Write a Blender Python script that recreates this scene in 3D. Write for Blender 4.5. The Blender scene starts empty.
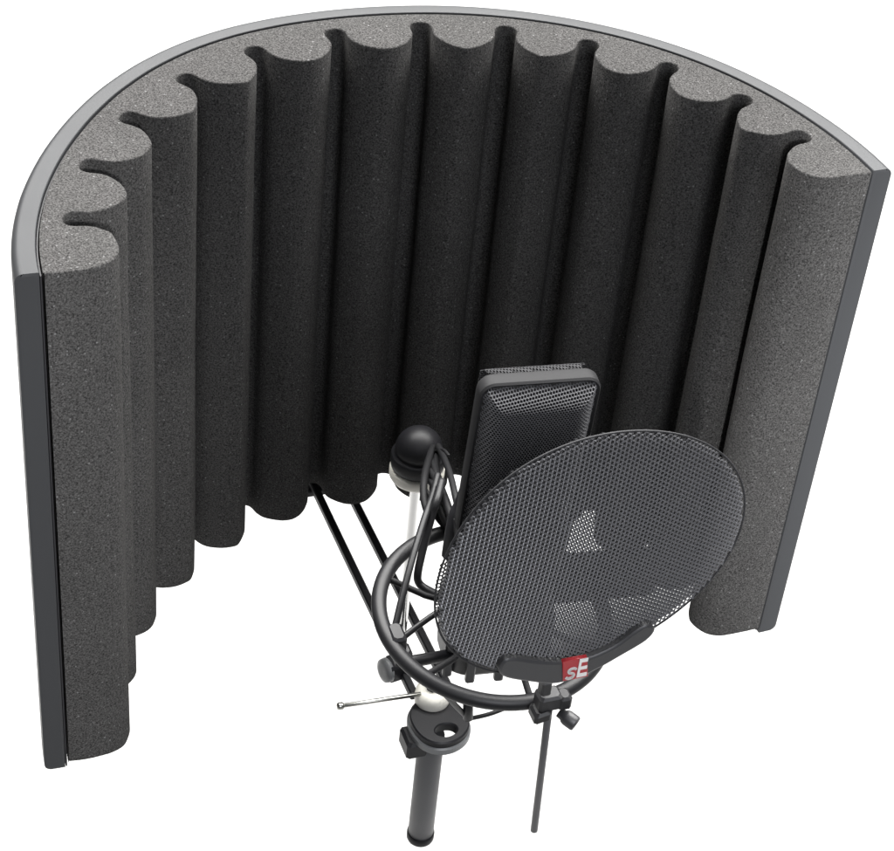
import bpy, math, random
from mathutils import Vector, Matrix
random.seed(4)
R = math.radians
S = 0.2            # radius of the curved screen in metres; all lengths below are in radii
Z0 = 1.3           # height of the screen's top rim above the floor
scene = bpy.context.scene
col = scene.collection

# ---------------------------------------------------------------- camera frame
F = 2066.7; PITCH = .683868; ROLL = .104822
CAM = Vector((-.04623935, -3.91205495, 2.59896999))
fw = Vector((0, math.cos(PITCH), -math.sin(PITCH))); rt = Vector((1, 0, 0)); up = rt.cross(fw)
cr = rt*math.cos(ROLL) + up*math.sin(ROLL); cu = -rt*math.sin(ROLL) + up*math.cos(ROLL)
# axis frame of the screen: r = to the right, t = towards its back, z = up
A0 = R(-22.6)
ax = Vector((math.sin(A0), math.cos(A0), 0)); rg = Vector((math.cos(A0), -math.sin(A0), 0)); zz = Vector((0, 0, 1))
def L(r, t, z): return rg*r + ax*t + zz*z
def at(px, py, t):                      # point at the distance t along the axis that photo point px, py shows
    d = fw + cr*((px-447)/F) - cu*((py-425.5)/F)
    return CAM + d*((t - CAM.dot(ax))/d.dot(ax))
def W(p): return Vector((p[0]*S, p[1]*S, p[2]*S + Z0))

# ---------------------------------------------------------------- materials
def mat(name, base, rough=.5, metal=0., spec=.5, bump=None, var=None):
    m = bpy.data.materials.new(name); m.use_nodes = True
    nt = m.node_tree; b = nt.nodes['Principled BSDF']
    b.inputs['Base Color'].default_value = (*base, 1); b.inputs['Roughness'].default_value = rough
    b.inputs['Metallic'].default_value = metal; b.inputs['Specular IOR Level'].default_value = spec
    tc = nt.nodes.new('ShaderNodeTexCoord')
    if var:                             # slight wear: (scale, amount)
        n = nt.nodes.new('ShaderNodeTexNoise'); n.inputs['Scale'].default_value = var[0]; n.inputs['Detail'].default_value = 6
        nt.links.new(tc.outputs['Object'], n.inputs['Vector'])
        mr = nt.nodes.new('ShaderNodeMapRange')
        mr.inputs['To Min'].default_value = max(.02, rough-var[1]); mr.inputs['To Max'].default_value = rough+var[1]
        nt.links.new(n.outputs['Fac'], mr.inputs['Value']); nt.links.new(mr.outputs['Result'], b.inputs['Roughness'])
    if bump:
        n = nt.nodes.new('ShaderNodeTexNoise'); n.inputs['Scale'].default_value = bump[0]; n.inputs['Detail'].default_value = 3
        nt.links.new(tc.outputs['Object'], n.inputs['Vector'])
        bp = nt.nodes.new('ShaderNodeBump'); bp.inputs['Strength'].default_value = bump[1]; bp.inputs['Distance'].default_value = .0004
        nt.links.new(n.outputs['Fac'], bp.inputs['Height']); nt.links.new(bp.outputs['Normal'], b.inputs['Normal'])
    return m

def foam_mat():
    m = bpy.data.materials.new('charcoal_foam'); m.use_nodes = True
    nt = m.node_tree; b = nt.nodes['Principled BSDF']; N = nt.nodes.new; K = nt.links.new
    b.inputs['Roughness'].default_value = .95; b.inputs['Specular IOR Level'].default_value = .03
    tc = N('ShaderNodeTexCoord')
    n1 = N('ShaderNodeTexNoise'); n1.inputs['Scale'].default_value = 1150; n1.inputs['Detail'].default_value = 3.5; n1.inputs['Roughness'].default_value = .7
    n2 = N('ShaderNodeTexNoise'); n2.inputs['Scale'].default_value = 22; n2.inputs['Detail'].default_value = 4
    K(tc.outputs['Object'], n1.inputs['Vector']); K(tc.outputs['Object'], n2.inputs['Vector'])
    r1 = N('ShaderNodeValToRGB'); e = r1.color_ramp.elements
    e[0].position = .33; e[0].color = (.011, .0108, .0107, 1); e[1].position = .70; e[1].color = (.085, .0832, .082, 1)
    K(n1.outputs['Fac'], r1.inputs['Fac'])
    # sparse pores, their sparkle painted as paler spots in the colour
    v = N('ShaderNodeTexVoronoi'); v.inputs['Scale'].default_value = 420; K(tc.outputs['Object'], v.inputs['Vector'])
    lt = N('ShaderNodeMapRange'); lt.inputs['From Min'].default_value = .14; lt.inputs['From Max'].default_value = .26
    lt.inputs['To Min'].default_value = 1; lt.inputs['To Max'].default_value = 0
    K(v.outputs['Distance'], lt.inputs['Value'])
    sp = N('ShaderNodeSeparateColor'); K(v.outputs['Color'], sp.inputs['Color'])
    gt = N('ShaderNodeMapRange'); gt.inputs['From Min'].default_value = .74; gt.inputs['From Max'].default_value = 1.
    K(sp.outputs[0], gt.inputs['Value'])
    mu = N('ShaderNodeMath'); mu.operation = 'MULTIPLY'; K(lt.outputs['Result'], mu.inputs[0]); K(gt.outputs['Result'], mu.inputs[1])
    mx = N('ShaderNodeMix'); mx.data_type = 'RGBA'; K(mu.outputs[0], mx.inputs['Factor'])
    K(r1.outputs['Color'], mx.inputs['A']); mx.inputs['B'].default_value = (.13, .13, .13, 1)
    mr = N('ShaderNodeMapRange'); mr.inputs['To Min'].default_value = .85; mr.inputs['To Max'].default_value = 1.15
    K(n2.outputs['Fac'], mr.inputs['Value'])
    ms = N('ShaderNodeVectorMath'); ms.operation = 'SCALE'; K(mx.outputs['Result'], ms.inputs[0]); K(mr.outputs['Result'], ms.inputs['Scale'])
    K(ms.outputs['Vector'], b.inputs['Base Color'])
    bp = N('ShaderNodeBump'); bp.inputs['Strength'].default_value = .55; bp.inputs['Distance'].default_value = .0006
    K(n1.outputs['Fac'], bp.inputs['Height']); K(bp.outputs['Normal'], b.inputs['Normal'])
    return m

M = {
 'foam': foam_mat(),
 'shell': mat('satin_grey_metal', (.033, .034, .036), .38, 0, .07, (900, .05), (30, .05)),
 'liner': mat('dark_grey_metal', (.018, .018, .02), .5, 0, .2, (900, .06)),
 'black': mat('black_painted_steel', (.012, .012, .014), .45, 0, .3, (500, .08), (60, .08)),
 'blackgrey': mat('worn_black_plastic', (.014, .014, .0155), .44, 0, .3, (400, .1), (60, .08)),
 'rubber': mat('black_elastic', (.009, .009, .01), .6, 0, .2, (900, .15)),
 'tube': mat('dark_grey_tube', (.1, .1, .105), .45, .1, .5, (300, .08), (60, .1)),
 'micframe': mat('grey_painted_metal', (.022, .022, .023), .5, 0, .06, (600, .05), (50, .06)),
 'mic': mat('grey_black_metal', (.05, .05, .053), .42, .1, .5, (600, .05), (50, .06)),
 'micbody': mat('satin_black_metal', (.02, .02, .022), .45, .2, .5, (600, .05)),
 'mesh': mat('dark_wire_mesh', (.11, .11, .116), .45, 0, .15),
 'backmesh': mat('shade_toned_wire_mesh', (.03, .03, .032), .5, 0, .08),  # darker copy of the front mesh, toned down against the overhead light
 'popmesh': mat('grey_expanded_metal', (.15, .15, .158), .36, .4, .5),
 'rearmesh': mat('dark_rim_and_shaded_mesh', (.02, .02, .022), .6, 0, .3),  # rear layer darkened to paint shade behind the holes; also the dark rim
 'core': mat('interior_shade_black', (.006, .006, .007), .9, 0, .1),  # black that stands in for the shade inside the head
 'chrome': mat('polished_chrome', (.86, .86, .85), .08, 1.),
 'steel': mat('brushed_steel', (.45, .45, .42), .3, 1., .5, None, (80, .08)),
 'nylon': mat('cream_nylon', (.9, .88, .8), .45, 0, .5, (60, .1)),
 'lightcap': mat('grey_plastic_cap', (.17, .175, .18), .35, 0, .5),
 'red': mat('red_badge', (.42, .028, .035), .35, 0, .5),
 'white': mat('white_lettering', (.85, .85, .84), .4),
 'backdrop': mat('white_backdrop', (.26, .26, .26), .9, 0, 0),
}

# ---------------------------------------------------------------- object helpers
def thing(name, label, cat, base, group=None):
    o = bpy.data.objects.new(name, None); col.objects.link(o); o.location = W(base)
    o.empty_display_size = .02; o['label'] = label; o['category'] = cat
    if group: o['group'] = group
    return o
def root_of(o):
    p = Vector(o.location)
    while o.parent: o = o.parent; p += Vector(o.location)
    return p
class MB:
    def __init__(s): s.v = []; s.f = []; s.sm = []
    def add(s, vs, fs, smooth=True):
        k = len(s.v); s.v += [Vector(v) for v in vs]
        for f in fs: s.f.append([i+k for i in f]); s.sm.append(smooth)
        return s
    def build(s, name, m, parent, label=None, autosmooth=None):
        b = root_of(parent) if parent else Vector((0, 0, 0))
        me = bpy.data.meshes.new(name); me.from_pydata([W(v)-b for v in s.v], [], s.f)
        me.polygons.foreach_set('use_smooth', s.sm)
        me.materials.append(m); me.update()
        o = bpy.data.objects.new(name, me); col.objects.link(o); o.parent = parent
        if label: o['label'] = label
        if autosmooth: me.set_sharp_from_angle(angle=R(autosmooth))
        return o

def frame_of(d, hint=None):
    d = d.normalized(); h = hint or (zz if abs(d.z) < .9 else Vector((1, 0, 0)))
    a = h.cross(d).normalized(); return a, d.cross(a)
def catmull(P, n=6, closed=False):
    out = []; N = len(P)
    for i in range(N if closed else N-1):
        if closed: p = [P[(i+k-1) % N] for k in range(4)]
        else: p = [P[max(i-1, 0)], P[i], P[i+1], P[min(i+2, N-1)]]
        for j in range(n):
            t = j/n
            out.append(tuple(.5*((2*p[1][c])+(-p[0][c]+p[2][c])*t+(2*p[0][c]-5*p[1][c]+4*p[2][c]-p[3][c])*t*t+(-p[0][c]+3*p[1][c]-3*p[2][c]+p[3][c])*t**3) for c in range(len(p[0]))))
    if not closed: out.append(tuple(P[-1]))
    return out
def tube(mb, pts, r, n=14, flat=1., cap=True, hint=None, closed=False):
    """sweep a round (or flattened) section along pts, with slightly rounded ends"""
    pts = [Vector(p) for p in pts]; N = len(pts)
    rad = r if isinstance(r, (list, tuple)) else [r]*N
    V = []; a = None
    secs = []
    for i, p in enumerate(pts):
        if closed: d = pts[(i+1) % N]-pts[i-1]
        else: d = pts[min(i+1, N-1)]-pts[max(i-1, 0)]
        d.normalize()
        if a is None or hint is not None: a, b = frame_of(d, hint)
        else:
            a = (a - d*a.dot(d)).normalized(); b = d.cross(a)
        secs.append((p, d, a, b, rad[i]))
    if cap and not closed:
        p, d, a_, b_, q = secs[0]; e = q*.25
        secs = [(p, d, a_, b_, q*.75)] + [(p+d*e, d, a_, b_, q)] + secs[1:]
        p, d, a_, b_, q = secs[-1]; secs[-1] = (p-d*e, d, a_, b_, q); secs.append((p, d, a_, b_, q*.75))
    for p, d, a_, b_, q in secs:
        V += [p + a_*math.cos(2*math.pi*k/n)*q + b_*math.sin(2*math.pi*k/n)*q*flat for k in range(n)]
    m = len(secs)
    Fc = [[i*n+k, i*n+(k+1) % n, ((i+1) % m)*n+(k+1) % n, ((i+1) % m)*n+k] for i in range(m if closed else m-1) for k in range(n)]
    mb.add(V, Fc)
    if not closed:
        mb.add(V[:n], [list(range(n))[::-1]], False); mb.add(V[-n:], [list(range(n))], False)
    return mb
def lathe(mb, base, axis, prof, n=48, cut=None):
    """prof: list of (radius, height along axis)"""
    axis = Vector(axis).normalized(); a, b = frame_of(axis); base = Vector(base)
    V = []
    for q, h in prof:
        V += [base+axis*h+(a*math.cos(2*math.pi*k/n)+b*math.sin(2*math.pi*k/n))*max(q, 1e-5) for k in range(n)]
    mb.add(V, [[i*n+k, i*n+(k+1) % n, (i+1)*n+(k+1) % n, (i+1)*n+k] for i in range(len(prof)-1) for k in range(n)])
    return mb
def rbox(mb, c, X, Y, Zv, hx, hy, hz, bev=.004, top=(1., 1.)):
    """bevelled box round c with half sizes hx, hy, hz along the directions X, Y, Zv; top scales its +Z face"""
    X, Y, Zv, c = Vector(X).normalized(), Vector(Y).normalized(), Vector(Zv).normalized(), Vector(c)
    rings = []
    for z, ins in ((-hz, bev), (-hz+bev, 0), (hz-bev, 0), (hz, bev)):
        s = (z+hz)/(2*hz); sx = 1+(top[0]-1)*s; sy = 1+(top[1]-1)*s
        x, y = hx*sx-ins, hy*sy-ins; q = bev
        rings.append([(x-q, y), (x, y-q), (x, -y+q), (x-q, -y), (-x+q, -y), (-x, -y+q), (-x, y-q), (-x+q, y)])
        rings[-1] = [c+X*u+Y*v+Zv*z for u, v in rings[-1]]
    V = [p for r_ in rings for p in r_]
    Fc = [[i*8+(k+1) % 8, i*8+k, (i+1)*8+k, (i+1)*8+(k+1) % 8] for i in range(3) for k in range(8)]
    mb.add(V, Fc + [list(range(8)), list(range(24, 32))[::-1]], False); return mb
def prism(mb, outline, c, X, Y, n, h, bev=.003):
    """flat plate: outline in (u, v) on the axes X, Y, thickness h along n (n towards its front)"""
    N = len(outline); cx = sum(p[0] for p in outline)/N; cy = sum(p[1] for p in outline)/N
    rings = []
    for d, ins in ((0, 0), (h-bev, 0), (h, bev)):
        ring = []
        for i, (u, v) in enumerate(outline):
            p0, p1 = outline[i-1], outline[(i+1) % N]; tx, ty = p1[0]-p0[0], p1[1]-p0[1]; l = math.hypot(tx, ty) or 1
            ring.append(c+X*(u-ty/l*-ins*-1)+Y*(v+tx/l*ins)+n*d)
        rings.append(ring)
    V = [p for r_ in rings for p in r_]
    mb.add(V, [[i*N+k, i*N+(k+1) % N, (i+1)*N+(k+1) % N, (i+1)*N+k] for i in range(2) for k in range(N)], False)
    mb.add(rings[0], [list(range(N))[::-1]], False); mb.add(rings[-1], [list(range(N))], False); return mb
def hexmesh(mb, inside, surf, u0, u1, v0, v1, pitch, hole=.62, h=.0022, rot=0., hi=1., lo=1.):
    """expanded metal: real holes; surf(u, v) -> point, normal"""
    key = {}; V = []; Fc = []
    row = pitch*.8660254; ext = max(u1-u0, v1-v0)*.75+pitch; cu_, cv_ = (u0+u1)/2, (v0+v1)/2
    ca, sa = math.cos(rot), math.sin(rot)
    def vert(a, b, off):
        k = (round(a/pitch*20), round(b/pitch*20), off)
        if k not in key:
            u, v = cu_+a*ca-b*sa, cv_+a*sa+b*ca
            P, n = surf(u, v); key[k] = len(V); V.append(P+n*off)
        return key[k]
    nr = int(ext/row)+1; nc = int(ext/pitch)+1
    for j in range(-nr, nr+1):
        for i in range(-nc, nc+1):
            a, b = (i+(j % 2)*.5)*pitch, j*row
            u, v = cu_+a*ca-b*sa, cv_+a*sa+b*ca
            if not inside(u, v): continue
            rr = pitch/math.sqrt(3)
            A = [(a+rr*math.cos(R(30+60*k)), b+rr*math.sin(R(30+60*k))) for k in range(6)]
            B = [(a+rr*hole*math.cos(R(30+60*k)), b+rr*hole*math.sin(R(30+60*k))) for k in range(6)]
            of = [vert(x, y, h*(hi if k % 2 else lo)) for k, (x, y) in enumerate(A)]; ob = [vert(x, y, -h) for x, y in A]; mi = [vert(x, y, 0) for x, y in B]
            for k in range(6):
                q = (k+1) % 6
                Fc.append([of[k], of[q], mi[q], mi[k]]); Fc.append([ob[q], ob[k], mi[k], mi[q]])
    mb.add(V, Fc, False); return mb

# ================================================================ SETTING
def backdrop():
    mb = MB(); xs = 60; prof = [(-60, -Z0/S)]
    for i in range(13):
        a = R(90*i/12); prof.append((48+12*math.sin(a), -Z0/S+12-12*math.cos(a)))
    prof.append((60, 70))
    V = [Vector((x, y, z)) for y, z in prof for x in (-xs, xs)]
    mb.add(V, [[2*i, 2*i+1, 2*i+3, 2*i+2] for i in range(len(prof)-1)])
    o = mb.build('backdrop', M['backdrop'], None); o['kind'] = 'structure'
backdrop()

# ================================================================ REFLECTION SCREEN
scr = thing('acoustic_screen', 'curved dark grey metal screen lined with ribbed charcoal foam, open towards the microphone', 'acoustic screen', L(0, 0, -1.6))
RM = [(-111, 1.003), (-102.5, 1.), (-98.7, .998), (-91.7, .992), (-83.2, .991), (-75.4, .995), (-68.4, 1.001), (-60.5, 1.011), (-53.3, 1.017), (-45.9, 1.017), (-39.2, 1.011), (-32, 1.001), (-24, .993), (-11.2, .993), (3.5, .994), (19.4, .997), (37, .996), (47.4, .993), (55, .993), (66, 1.003)]
def rm(p): return sum(rm0(p+k)*w for k, w in ((-12, .08), (-8, .16), (-4, .24), (0, .04), (4, .24), (8, .16), (12, .08)))
def rm0(p):
    p = max(RM[0][0], min(RM[-1][0], p))
    for (a, x), (b, y) in zip(RM, RM[1:]):
        if p <= b: s = max(0, (p-a)/(b-a)); s = s*s*(3-2*s); return x+(y-x)*s
    return RM[-1][1]
PL, PR = -110.7, 65.6
H = 1.58
def pp(phi, rho, z): a = R(phi); return Vector((math.sin(a)*rho, math.cos(a)*rho, z))
def sweep_profile(mb, prof, pl, pr, n, inset=.0065):
    """prof: closed list of (rho offset from the rim line, z); ends slightly bevelled"""
    cxp = sum(p[0] for p in prof)/len(prof)
    phis = [pl, pl+.12] + [pl+.12+(pr-pl-.24)*i/n for i in range(1, n)] + [pr-.12, pr]
    m = len(prof); V = []
    for j, ph in enumerate(phis):
        k = rm(ph)-1
        for (o, z) in prof:
            if j in (0, len(phis)-1):
                o = o + (inset if o < cxp else -inset); z = z + (-inset if z > -H/2 else inset)
            V.append(pp(ph, 1+k+o, z))
    mb.add(V, [[i*m+(q+1) % m, i*m+q, (i+1)*m+q, (i+1)*m+(q+1) % m] for i in range(len(phis)-1) for q in range(m)])
    # end caps as a strip between the inner and the outer side of the profile
    mb.add(V[:m], [list(range(m))], False); mb.add(V[-m:], [list(range(m))[::-1]], False)
rd = .02
sh = [(.0068, -H), (.0068, -.0015), (.0083, 0)] + [(.060-rd+rd*math.sin(R(a)), -rd+rd*math.cos(R(a))) for a in range(0, 91, 15)] + \
     [(.060-rd+rd*math.cos(R(a)), -H+rd-rd*math.sin(R(a))) for a in range(0, 91, 15)]
mb = MB(); sweep_profile(mb, sh, PL, PR, 180); mb.build('outer_shell', M['shell'], scr, autosmooth=35)
ln = [(.0012, -H+.004), (.0012, -.010), (.002, -.009), (.005, -.009), (.0058, -.010), (.0058, -H+.004)]
mb = MB(); sweep_profile(mb, ln, PL+.04, PR-.6, 180, .0008); mb.build('inner_liner', M['liner'], scr, autosmooth=35)

slots = [-98.6, -84.9, -70.7, -56.4, -42.6, -28.2, -13.9, -.1, 13.5, 27.2, 41.1, 53.8]
hp = [(0, .950), (.95, .946), (1.5, .937), (1.72, .923), (1.68, .907), (1.72, .892), (2.05, .874), (2.75, .857), (3.7, .841), (5.1, .8265)]
ctrl = [(-110.85, .998), (-111.0, .96), (-110.9, .92), (-110.5, .882), (-109.4, .85), (-107.4, .833), (-105.3, .830)]
for i, s in enumerate(slots):
    j = 1+.06*math.sin(i*2.3)
    gl = (s-slots[i-1])/13.86 if i else 1; gr = (slots[i+1]-s)/13.86 if i+1 < len(slots) else .93
    def wid(a, g): return a if a < 2 else 2+(a-2)*(g*6.93-2)/4.93
    left = [(s-wid(a, gl), r_) for a, r_ in hp[::-1]]; right = [(s+wid(a, gr), r_) for a, r_ in hp[1:]]
    if i == 0: left = left[1:]
    ctrl += left + right
    if i+1 < len(slots): ctrl.append(((s+slots[i+1])/2, .8185+.003*math.sin(i*1.7)))
ctrl = ctrl[:-1] + [(59.6, .822), (62.2, .826), (64.3, .844), (65.5, .877), (65.75, .93), (65.75, .998)]
prof = catmull(ctrl, 6)
def foam():
    mb = MB(); n = len(prof); zt, zb = -.001, -1.566; c = .003
    pl, pr = prof[0][0], prof[-1][0]
    outer = []
    for p, _ in prof:
        outer.append((p, 1))
    # the outer line advances steadily so that it never folds
    for i in range(n): q = PL+.02+(PR-PL-.04)*i/(n-1); outer[i] = (q, rm(q)*.9985)
    P = [pp(a, r_, 0) for a, r_ in prof]; O = [pp(a, r_, 0) for a, r_ in outer]
    # inward normals for the small rounded arris
    Nn = []
    for i in range(n):
        d = P[min(i+1, n-1)]-P[max(i-1, 0)]; Nn.append(Vector((d.y, -d.x, 0)).normalized()*-1)
    rows = []
    for z, ins in ((zt, c), (zt-c*.35, c*.3), (zt-c, 0)): rows.append([P[i]+Nn[i]*ins+zz*z for i in range(n)])
    for k in range(1, 12): rows.append([P[i]+zz*(zt-c+(zb+.02-zt+c)*k/12) for i in range(n)])
    for z, ins in ((zb+.02, 0), (zb+.008, .003), (zb, .014)): rows.append([P[i]+Nn[i]*ins+zz*z for i in range(n)])
    from mathutils import noise
    for r_ in rows:                     # soft foam is never cut dead straight
        for i in range(n): r_[i] = r_[i] + Nn[i]*(.0022*noise.noise(Vector((r_[i].x*6, r_[i].y*6, r_[i].z*2.2)))+.0011*noise.noise(Vector((r_[i].x*26, r_[i].y*26, r_[i].z*7))))
    V = [p for r_ in rows for p in r_]; m = len(rows)
    mb.add(V, [[j*n+i, (j+1)*n+i, (j+1)*n+i+1, j*n+i+1] for j in range(m-1) for i in range(n-1)])
    T = rows[0]+[o+zz*zt for o in O]; B = rows[-1]+[o+zz*zb for o in O]
    loop = list(range(n))+[n+i for i in range(n)][::-1]
    mb.add(T, [loop[::-1]], False); mb.add(B, [loop], False)
    mb.add([o+zz*zt for o in O]+[o+zz*zb for o in O], [[i, i+1, n+i+1, n+i] for i in range(n-1)], False)
    return mb.build('foam_lining', M['foam'], scr, autosmooth=50)
foam()

# mounting bracket below the screen: two bars running forward to a plate
mb = MB(); rbox(mb, L(0, 1.078, -1.45), rg, ax, zz, .1, .01, .22, .006); rbox(mb, L(0, 1.03, -1.627), rg, ax, zz, .1, .06, .012, .004)
mb.build('back_plate', M['black'], scr)
for x0, x1 in ((-.066, -.036), (.031, .066)):
    mb = MB(); d = L(x1, .06, -1.6)-L(x0, 1.04, -1.6)
    rbox(mb, (L(x1, .06, -1.6)+L(x0, 1.04, -1.6))/2, rg, zz, d, .0115, .0125, d.length/2, .004)
    mb.build('support_bar', M['black'], scr)
# clamp plate: rounded plate with a crescent hole
def ringplate(name, c, ro, ri, h, m, hole_off=(0, 0), stretch=1., parent=None, label=None):
    mb = MB(); n = 56; V = []
    for z, e in ((0, 0), (h-.004, 0), (h, -.004)):
        for k in range(n):
            a = 2*math.pi*k/n; g = 1+.16*max(0, math.cos(a-R(125)))**3+.02*math.cos(3*a+.5); V.append(c+rg*math.cos(a)*(ro*g+e)+ax*math.sin(a)*(ro*g+e)*stretch+zz*z)
        for k in range(n):
            a = 2*math.pi*k/n; V.append(c+rg*(hole_off[0]+math.cos(a)*(ri-e))+ax*(hole_off[1]+math.sin(a)*(ri-e)*.75)+zz*z)
    Fc = []
    for k in range(n):
        q = (k+1) % n
        for s in range(2):
            a, b = s*2*n, (s+1)*2*n
            Fc.append([a+k, a+q, b+q, b+k]); Fc.append([a+n+q, a+n+k, b+n+k, b+n+q])
        Fc.append([4*n+k, 4*n+q, 5*n+q, 5*n+k]); Fc.append([q, k, n+k, n+q])
    mb.add(V, Fc, False); return mb.build(name, m, parent, label)
pc = L(.004, -.045, -1.625)
ringplate('clamp_plate', pc, .078, .031, .03, M['black'], (.004, -.035), 1.05, scr)
ringplate('clamp_rim', pc-zz*.012, .083, .056, .022, M['lightcap'], (0, 0), 1.05, scr)
mb = MB(); rbox(mb, L(-.068, -.04, -1.665), rg, ax, zz, .03, .04, .03, .008); mb.build('clamp_lug', M['black'], scr)
mb = MB(); c = L(.006, .037, -1.612)
lathe(mb, c, zz, [(0, 0), (.038, 0), (.047, .006), (.050, .028), (.047, .050), (.036, .06), (.02, .062), (0, .062)]); mb.build('nylon_spacer', M['nylon'], scr)
mb = MB(); lathe(mb, c+zz*.062, zz, [(0, 0), (.02, 0), (.02, .02), (.014, .026), (0, .026)], 6); mb.build('bolt', M['black'], scr)
# tightening lever and its knob
mb = MB(); a_, b_ = at(341, 706, .04), at(421, 694, .03)
tube(mb, [a_, (a_+b_)/2, b_], .0062); lathe(mb, a_-(b_-a_).normalized()*.012, b_-a_, [(0, 0), (.008, .001), (.0105, .006), (.0105, .016), (.007, .02), (0, .02)], 20)
mb.build('lever', M['steel'], scr)
# side knob with light cap
kc = at(384, 671, .16)
mb = MB(); kd = (rg*-1+ax*-.25+zz*.12).normalized()
lathe(mb, kc, kd*-1, [(0, -.004), (.02, -.006), (.034, -.001), (.036, .012), (.03, .016)], 40); mb.build('knob_cap', M['lightcap'], scr)
mb = MB(); rbox(mb, kc-kd*.05, ax, zz, kd, .03, .03, .04, .006); mb.build('knob', M['black'], scr)

# stand tube (hangs from the clamp plate)
st = thing('stand_tube', 'dark grey round tube with a black end cap below the clamp plate', 'tube', L(-.01, -.045, -2.1))
b0 = L(-.018, -.045, -1.64); b1 = L(-.018, -.045, -2.105)
mb = MB(); lathe(mb, b0, (b1-b0), [(0, 0), (.035, 0), (.0365, .004), (.0365, .425), (.034, .43), (0, .43)]); mb.build('tube_body', M['tube'], st)
mb = MB(); lathe(mb, b0+(b1-b0).normalized()*.412, (b1-b0), [(.037, 0), (.0395, .003), (.0395, .024), (.037, .030), (.02, .031), (0, .031)]); mb.build('end_cap', M['black'], st)

# ================================================================ SHOCK MOUNT
sm = thing('shock_mount', 'round black shock mount ring with wire arms and a domed knob, holding the microphone', 'shock mount', L(0, -.39, -1.08))
RC = L(-.045, -.39, -.8386); RX = (rg+zz*-.04238); RY = (ax+zz*.0825); RR = .272
def ringpt(a, rr=RR, dz=0): return RC+RX*math.cos(a)*rr+RY*math.sin(a)*rr+zz*dz
mb = MB(); tube(mb, [ringpt(2*math.pi*k/96) for k in range(96)], .0185, 20, 1., closed=True, hint=zz); mb.build('outer_ring', M['blackgrey'], sm)
# domed knob standing on its pale washer and a bright post
dc = L(-.002, .29, -.925)
mb = MB(); lathe(mb, dc, zz, [(.06, -.030), (.070, -.026), (.072, -.018), (.073, .010), (.070, .016), (.063, .018), (.0615, .024)] + [(.0635*math.cos(R(a)), .028+.064*math.sin(R(a))) for a in range(0, 91, 6)])
mb.build('dome_knob', M['black'], sm)
mb = MB(); lathe(mb, dc+zz*-.072, zz, [(0, 0), (.05, 0), (.070, .008), (.074, .016), (.074, .036), (.068, .042), (0, .042)]); mb.build('washer', M['nylon'], sm)
mb = MB(); lathe(mb, dc+zz*-.675, zz, [(.014, 0), (.014, .61)]); mb.build('post', M['chrome'], sm)
# crumpled elastic strands hanging from the knob towards the microphone
def strand(name, P, r, m='rubber', flat=1., n=5, nn=10):
    mb = MB(); tube(mb, catmull([at(*p) for p in P], n), r, nn, flat); return mb.build(name, M[m], sm)
strand('elastic_cord', [(433, 447, .22), (428, 462, .12), (424, 480, .02), (424, 500, -.05), (428, 514, -.1)], 0.0094)
strand('elastic_cord', [(438, 446, .2), (444, 458, .1), (450, 474, .0), (455, 495, -.1), (459, 516, -.16), (457, 540, -.2)], 0.0086)
strand('elastic_cord', [(437, 452, .2), (436, 468, .1), (440, 485, 0), (447, 504, -.1), (453, 524, -.17), (452, 545, -.2)], 0.0101)
strand('elastic_cord', [(430, 459, .16), (436, 474, .06), (433, 490, 0), (440, 510, -.08), (449, 530, -.14)], 0.0094)
strand('elastic_cord', [(424, 478, .1), (432, 484, .02), (441, 497, -.06), (450, 512, -.12)], 0.0078)
strand('elastic_cord', [(428, 470, .1), (437, 482, .02), (438, 500, -.05), (446, 520, -.12), (452, 534, -.16)], 0.0109)
strand('elastic_cord', [(424, 490, .0), (432, 500, -.04), (436, 515, -.08), (446, 528, -.13)], 0.0078)
strand('elastic_cord', [(433, 452, .2), (443, 450, .14), (449, 456, .1)], 0.0047)
yk = catmull([at(*p) for p in [(466, 478, -.31), (462, 505, -.32), (456, 530, -.34), (452, 556, -.35)]], 6)
mb = MB(); tube(mb, yk, [.005+.020*min(1, i/8) for i in range(len(yk))], 14); mb.build('side_yoke', M['black'], sm)
# arms
strand('wire_arm', [(438, 474, .0), (433, 494, -.06), (424, 520, -.14), (412, 560, -.24), (402, 598, -.32), (392, 640, -.4)], .0085, 'blackgrey')
strand('wire_arm', [(442, 480, -.04), (437, 500, -.1), (432, 515, -.12), (424, 545, -.16), (418, 572, -.2), (419, 583, -.21), (428, 590, -.23), (446, 598, -.28), (470, 606, -.32)], .0100, 'blackgrey')
strand('wire_arm', [(436, 484, -.02), (430, 506, -.08), (427, 525, -.12), (422, 548, -.16)], .0085, 'blackgrey')
strand('wire_arm', [(400, 640, -.42), (418, 626, -.40), (440, 611, -.38), (470, 596, -.36)], .0075, 'blackgrey')
strand('wire_arm', [(443, 692, -.5), (456, 706, -.46), (468, 718, -.42)], .007, 'black')
strand('wire_arm', [(468, 719, -.42), (490, 714, -.4), (516, 704, -.38)], .0055, 'blackgrey')
mb = MB(); tube(mb, [at(468, 700, -.44), at(468, 719, -.44)], .0125); mb.build('foot', M['blackgrey'], sm)
# side block, dark bar and small clamps
mb = MB(); rbox(mb, at(396, 640, -.42), rg, ax, zz, .018, .03, .03, .006); rbox(mb, at(402, 655, -.44), rg, ax, zz, .02, .022, .022, .006)
mb.build('side_clamp', M['black'], sm)
mb = MB(); a_, b_ = at(403, 663, -.46), at(456, 654, -.42); tube(mb, [a_, (a_+b_)/2, b_], .0145, 8); mb.build('cross_bar', M['black'], sm)
mb = MB(); tube(mb, [at(438, 664, -.4), at(452, 664, -.4)], .011); mb.build('small_screw', M['blackgrey'], sm)
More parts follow.
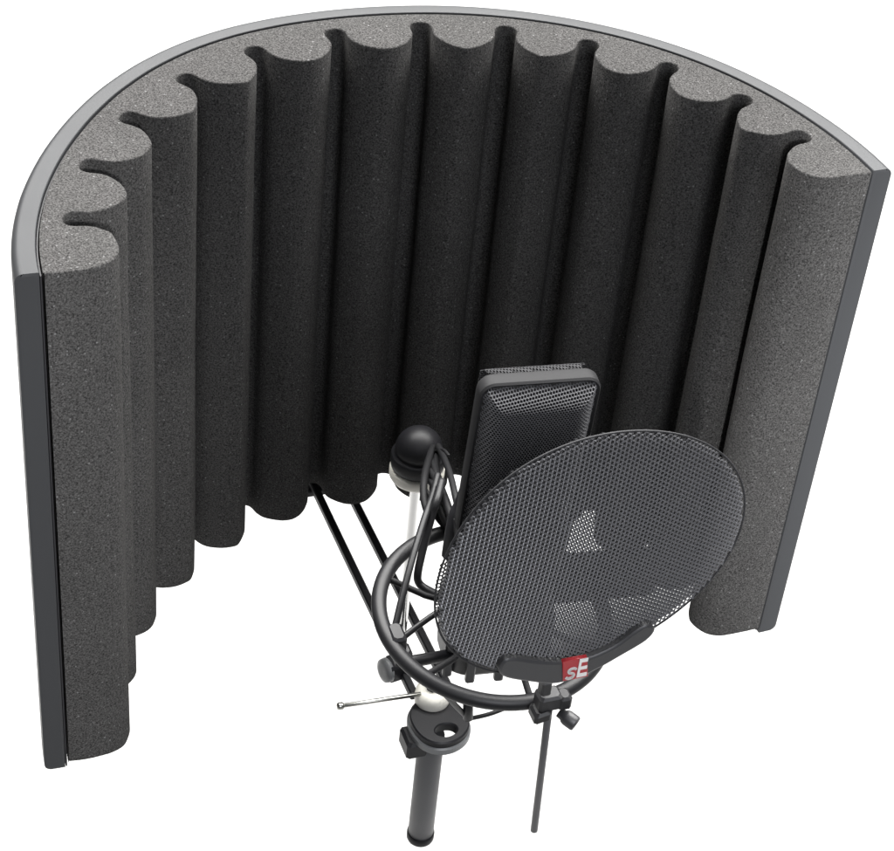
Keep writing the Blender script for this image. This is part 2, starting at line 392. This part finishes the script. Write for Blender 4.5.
# cradle round the lower end of the microphone
MCx, MCt = .0, -.37
yaw = R(-7); mr = (rg*math.cos(yaw)+ax*math.sin(yaw)); mt = (ax*math.cos(yaw)-rg*math.sin(yaw))
mz = zz+mr*.042                           # the microphone leans a little
MC = L(MCx, MCt, 0)+mr*.006
def rrect(hx, hy, q, n=6):
    out = []
    for sx, sy, a0 in ((1, 1, 0), (-1, 1, 90), (-1, -1, 180), (1, -1, 270)):
        for k in range(n+1):
            a = R(a0+90*k/n); out.append((sx*(hx-q)+q*math.cos(a), sy*(hy-q)+q*math.sin(a)))
    return out
def loft(mb, secs, c, caps=True):
    """secs: (z, hx, hy, q)"""
    rows = [[c+mr*u+mt*v+mz*z for u, v in rrect(hx, hy, q)] for z, hx, hy, q in secs]
    n = len(rows[0]); V = [p for r_ in rows for p in r_]
    mb.add(V, [[i*n+(k+1) % n, i*n+k, (i+1)*n+k, (i+1)*n+(k+1) % n] for i in range(len(rows)-1) for k in range(n)])
    if caps: mb.add(rows[0], [list(range(n))], False); mb.add(rows[-1], [list(range(n))[::-1]], False)
    return mb
mb = MB(); loft(mb, [(-.80, .128, .090, .05), (-.84, .130, .092, .05), (-.86, .126, .09, .05), (-.98, .118, .084, .05), (-1.0, .10, .07, .045)], MC); mb.build('cradle', M['blackgrey'], sm, autosmooth=40)
for k, (u, v) in enumerate(((-.12, -.07), (-.07, -.098), (0, -.1), (.07, -.098), (.12, -.07))):
    mb = MB(); rbox(mb, MC+mr*u+mt*v+mz*-.90, mr, mt, zz, .011, .009, .09, .004); mb.build('cradle_rib', M['mic'], sm)
mb = MB(); rbox(mb, MC+mr*.235+mt*.02+zz*-.79, mr, mt, zz, .135, .012, .075, .01); mb.build('cradle_wing', M['blackgrey'], sm)
for a in (35, 145, 215, 270, 325):
    mb = MB(); p0 = ringpt(R(a), RR-.01); p1 = MC+(p0-MC-zz*(p0.z))*.38+zz*-.87
    tube(mb, [p0, (p0+p1)/2+zz*-.01, p1], .008, 10); mb.build('elastic_band', M['rubber'], sm)

# ================================================================ MICROPHONE
mic = thing('microphone', 'rectangular dark grey condenser microphone with meshed head, behind the round pop filter', 'microphone', MC+zz*-.97)
hx, zt, zb_ = .137, -.138, -.56
def headring(hx_, top, bot, q, n=8):
    pts = [(-hx_, bot)]
    for k in range(n+1): a = R(180-90*k/n); pts.append((-hx_+q+q*math.cos(a), top-q+q*math.sin(a)))
    for k in range(n+1): a = R(90-90*k/n); pts.append((hx_-q+q*math.cos(a), top-q+q*math.sin(a)))
    pts.append((hx_, bot)); return pts
# head frame: an arch with a chamfer on either side
mb = MB(); outer = headring(hx, zt, zb_, .034); mid = headring(hx-.003, zt-.0035, zb_, .032); inner = headring(hx-.009, zt-.009, zb_, .028)
rows = []
for ring, t_ in ((inner, -.028), (mid, -.031), (outer, -.025), (outer, .004), (mid, .012), (inner, .010)):
    rows.append([MC+mr*u+mt*t_+mz*z for u, z in ring])
n = len(rows[0]); V = [p for r_ in rows for p in r_]
mb.add(V, [[i*n+k, i*n+k+1, ((i+1) % 6)*n+k+1, ((i+1) % 6)*n+k] for i in range(6) for k in range(n-1)])
mb.build('head_frame', M['micframe'], mic, autosmooth=28)
# mesh panels, front and back: sloping borders round a flat face
def panel(sign, name, gap, base, ins, bulge):
    hxi, top, bot = hx-gap, zt-gap, zb_+.01
    def surf(u, z):
        d = min(hxi-abs(u), (top-z)*.8, z-bot); s = max(0, min(1, d/ins))
        e = bulge*math.sin(s*math.pi/2)
        return MC+mr*u+mt*(sign*(base+e))+mz*z, mt*sign
    def inside(u, z):
        if abs(u) > hxi-.002 or z > top-.002 or z < bot: return False
        q = .022 if sign < 0 else .05; cx_, cz_ = hxi-q, top-q
        return not (abs(u) > cx_ and z > cz_ and math.hypot(abs(u)-cx_, z-cz_) > q)
    mb = MB(); hexmesh(mb, inside, surf, -hxi, hxi, bot, top, .0068, .60, .0016, R(8)); mb.build(name, M['mesh' if sign < 0 else 'backmesh'], mic)
panel(-1, 'front_grille', .0095, .0265, .042, .040); panel(1, 'back_grille', .007, .010, .016, .046)
mb = MB(); loft(mb, [(zb_, .105, .035, .02), (zt-.05, .10, .035, .02), (zt-.03, .10, .026, .015)], MC); mb.build('inner_shade_block', M['core'], mic)  # added black block, paints the dark inside behind the grilles
mb = MB(); loft(mb, [(zb_+.004, .137, .062, .04), (zb_-.02, .137, .07, .045), (zb_-.06, .130, .08, .05), (-.83, .122, .082, .055), (-.95, .115, .078, .05), (-.97, .105, .07, .045)], MC)
mb.build('microphone_body', M['micbody'], mic, autosmooth=40)

# ================================================================ POP FILTER
pf = thing('pop_filter', 'round dark perforated metal pop filter on a curved bracket, in front of the microphone', 'pop filter', at(553, 710, -.69))
TP = -.742
outline_px = [(435,600),(436,587.5),(440,574),(449,549),(465.7,520.6),(491,494),(519,471),(556,449),(592,438),(628.6,432),(658,432),(684.5,437),(711,449),(730.6,466),(744,485.5),(748,508.6),(745,531.6),(730.6,558),(707.6,584),(691,599),(655,627),(625,647),(600,658),(560,668),(525,673),(496,673),(474,668),(456,657),(443,637),(436,613)]
pl3 = []
for p in outline_px:
    q = at(*p, TP); pl3.append((q.dot(rg), q.z))
pcx = sum(p[0] for p in pl3)/len(pl3); pcz = (min(p[1] for p in pl3)+max(p[1] for p in pl3))/2
poly = sorted([(math.atan2(z-pcz, u-pcx), math.hypot(u-pcx, z-pcz)) for u, z in pl3])
def prad(a):
    # low order Fourier fit of the traced edge
    return FC[0]+sum(FC[2*k-1]*math.cos(k*a)+FC[2*k]*math.sin(k*a) for k in range(1, 4))
def fit():
    n = 360; vals = []
    for i in range(n):
        a = -math.pi+2*math.pi*i/n
        ext = [(poly[-1][0]-2*math.pi, poly[-1][1])]+poly+[(poly[0][0]+2*math.pi, poly[0][1])]
        for (a0, r0), (a1, r1) in zip(ext, ext[1:]):
            if a0 <= a <= a1: vals.append((a, r0+(r1-r0)*(a-a0)/(a1-a0+1e-9))); break
    m = len(vals); out = [sum(v for _, v in vals)/m]
    for k in range(1, 4):
        out.append(2/m*sum(v*math.cos(k*a) for a, v in vals)); out.append(2/m*sum(v*math.sin(k*a) for a, v in vals))
    return out
FC = fit()
def psurf(u, z):
    q = ((u-pcx)**2+(z-pcz)**2)/.1
    return L(u, TP-.0+.022*(q-1), z), ax*-1          # slightly dished
mb = MB()
hexmesh(mb, lambda u, z: math.hypot(u-pcx, z-pcz) < prad(math.atan2(z-pcz, u-pcx))-.008, psurf, pcx-.4, pcx+.4, pcz-.4, pcz+.4, .0110, .64, .0026, R(84), 1.9, .1)
mb.build('mesh_disc', M['popmesh'], pf)
mb = MB()
hexmesh(mb, lambda u, z: math.hypot(u-pcx, z-pcz) < prad(math.atan2(z-pcz, u-pcx))-.006, lambda u, z: (psurf(u, z)[0]+ax*.008, ax*-1), pcx-.4, pcx+.4, pcz-.4, pcz+.4, .0110, .64, .0022, R(84))
mb.build('rear_mesh_disc', M['rearmesh'], pf)
mb = MB(); tube(mb, [psurf(pcx+prad(a)*math.cos(a), pcz+prad(a)*math.sin(a))[0] for a in [2*math.pi*k/140 for k in range(140)]], .0024, 8, closed=True, hint=ax); mb.build('disc_rim', M['rearmesh'], pf)
# bracket bar along the lower edge of the disc
bar = [(499, 671), (504, 661), (515, 658.5), (538, 661.5), (561, 662), (588, 658), (615, 646), (636, 631), (648, 625), (655, 630), (646, 641), (621, 656), (597, 669.5), (575, 679), (553, 684), (530, 682), (507, 678)]
TB = TP-.022
o2 = []
for p in bar:
    q = at(*p, TB); o2.append((q.dot(rg), q.z))
o2 = [(u, v) for u, v in catmull(o2, 5, True)]
area = sum(o2[i-1][0]*o2[i][1]-o2[i][0]*o2[i-1][1] for i in range(len(o2)))
if area < 0: o2 = o2[::-1]
def plate(mb, outl, t0, t1, bev):
    N = len(outl); rings = []
    for t_, e in ((t0, 0), (t1+bev, 0), (t1+bev*.3, bev*.7), (t1, bev*1.6)):
        ring = []
        for i, (u, v) in enumerate(outl):
            a, b = outl[i-1], outl[(i+1) % N]; dx, dy = b[0]-a[0], b[1]-a[1]; l = math.hypot(dx, dy) or 1
            ring.append(L(u-dy/l*e, t_, v+dx/l*e))
        rings.append(ring)
    V = [p for r_ in rings for p in r_]
    mb.add(V, [[i*N+k, i*N+(k+1) % N, (i+1)*N+(k+1) % N, (i+1)*N+k] for i in range(3) for k in range(N)])
    mb.add(rings[0], [list(range(N))[::-1]], False); mb.add(rings[-1], [list(range(N))], False); return mb
mb = MB(); plate(mb, o2, TB+.0155, TB-.002, .004); mb.build('bracket_bar', M['mic'], pf, autosmooth=40)
# badge with its lettering
q = [at(563, 662, TB-.006), at(587.5, 657.5, TB-.006), at(588, 676.5, TB-.006), at(563, 681.5, TB-.006)]
bo = [(p.dot(rg), p.z) for p in q][::-1]
ar = sum(bo[i-1][0]*bo[i][1]-bo[i][0]*bo[i-1][1] for i in range(4))
if ar < 0: bo = bo[::-1]
mb = MB(); plate(mb, bo, TB+.004, TB-.006, .0008); badge = mb.build('badge', M['red'], pf)
bl = q[3]; bx = (q[2]-q[3]); by = (q[0]-q[3])
def glyph_poly(strokes, name):
    mb = MB()
    for P in strokes:
        V = [bl+bx*u+by*v-ax*.0025 for u, v in P]; n = len(V)
        Vb = [p+ax*.002 for p in V]
        mb.add(V+Vb, [list(range(n))]+[[k, (k+1) % n, n+(k+1) % n, n+k] for k in range(n)], False)
    mb.build(name, M['white'], badge)
def bar_(x0, x1, y0, y1, s=.16): return [(x0+s*y0, y0), (x1+s*y0, y0), (x1+s*y1, y1), (x0+s*y1, y1)]
# capital E, three bars and a stem
glyph_poly([bar_(.50, .60, .10, .98), bar_(.60, .90, .10, .26), bar_(.60, .86, .46, .60), bar_(.60, .84, .82, .98)], 'letter_e')
# small s from a swept curve
sc = [(.43, .52), (.36, .58), (.22, .57), (.14, .49), (.18, .40), (.32, .34), (.38, .26), (.32, .15), (.18, .12), (.08, .18)]
sc = catmull([(x+.16*y, y) for x, y in sc], 4); st_ = []
for (x0, y0), (x1, y1) in zip(sc, sc[1:]):
    dx, dy = x1-x0, y1-y0; l = math.hypot(dx, dy) or 1; nx, ny = -dy/l*.05, dx/l*.055; ex, ey = dx/l*.015, dy/l*.015
    st_.append([(x0-ex+nx, y0-ey+ny), (x0-ex-nx, y0-ey-ny), (x1+ex-nx, y1+ey-ny), (x1+ex+nx, y1+ey+ny)])
glyph_poly(st_, 'letter_s')
# clamp, thumb screw and hanging rod
TC = -.70
mb = MB(); c1 = at(548, 699, TC)
rbox(mb, c1, rg, ax, zz, .028, .022, .022, .006); rbox(mb, at(545, 686, TC-.01), rg, ax, zz, .012, .014, .022, .004)
mb.build('clamp_body', M['micbody'], pf)
mb = MB(); rbox(mb, at(540, 712, TC-.006), rg*.9+zz*.2, ax, zz, .021, .024, .015, .006); rbox(mb, at(563, 699, TC-.006), rg, ax, zz, .016, .02, .02, .006); mb.build('clamp_jaw', M['blackgrey'], pf)
mb = MB(); sd = (rg*.62+ax*-.75+zz*-.25).normalized(); c2 = at(559, 712, TC-.01)
lathe(mb, c2, sd, [(0, 0), (.012, 0), (.013, .012), (.0165, .016), (.0185, .022), (.0185, .044), (.0165, .048), (.011, .048), (.010, .044), (0, .044)], 24); mb.build('thumb_screw', M['mic'], pf)
mb = MB(); a_ = at(549, 708, TC); b_ = Vector((a_.x, a_.y, at(534, 830, TC).z)); b_ = at(534, 831, TC)
tube(mb, [a_, a_*.5+b_*.5, b_], .0088); mb.build('hanging_rod', M['tube'], pf)

# ================================================================ LIGHT
w = bpy.data.worlds.new('World'); scene.world = w; w.use_nodes = True
w.node_tree.nodes['Background'].inputs['Color'].default_value = (.95, .98, 1, 1); w.node_tree.nodes['Background'].inputs['Strength'].default_value = .05
def area(name, loc, target, sx, sy, power, colr=(1, 1, 1)):
    l = bpy.data.lights.new(name, 'AREA'); l.shape = 'RECTANGLE'; l.size = sx; l.size_y = sy; l.energy = power; l.color = colr
    o = bpy.data.objects.new(name, l); col.objects.link(o); o.location = loc
    o.rotation_euler = (Vector(target)-Vector(loc)).to_track_quat('-Z', 'Y').to_euler(); return o
area('overhead_softbox', (0, 2.3, 3.1), (0, 2.0, 0), 5.0, 4.0, 1050, (1, .99, .97))
area('front_softbox', (.30, -.80, 1.75), (0, 0, 1.1), .45, .45, 6.2, (.93, .95, 1))
def spot(name, loc, target, size, narrow, power):       # an added fill spot, strip-shaped, tall and narrow
    l = bpy.data.lights.new(name, 'SPOT'); l.energy = power; l.spot_size = R(size); l.spot_blend = .6; l.shadow_soft_size = .05
    o = bpy.data.objects.new(name, l); col.objects.link(o)
    d = (Vector(loc)-Vector(target)).normalized(); xx = zz.cross(d).normalized(); yy = d.cross(xx)
    m = Matrix((xx*narrow, yy, d)).transposed().to_4x4(); m.translation = Vector(loc); o.matrix_world = m
spot('right_end_fill_spot', (.13, -1.0, 1.75), (.212, .075, 1.13), 26, .22, 270)  # added to brighten the right end of the screen only
spot('left_end_fill_spot', (.10, -1.10, 1.8), (-.185, -.07, 1.12), 26, .30, 75)  # extra beam that lifts the left end and the lobes beside it

# ================================================================ CAMERA
cam = bpy.data.cameras.new('camera'); co = bpy.data.objects.new('camera', cam); col.objects.link(co)
m = Matrix((cr, cu, -fw)).transposed().to_4x4(); m.translation = W(CAM); co.matrix_world = m
cam.sensor_fit = 'HORIZONTAL'; cam.sensor_width = 36; cam.lens = F/894*36; cam.clip_start = .02; cam.clip_end = 200
scene.camera = co
scene.view_settings.view_transform = 'Standard'; scene.view_settings.look = 'None'
scene.view_settings.exposure = 0; scene.view_settings.gamma = 1
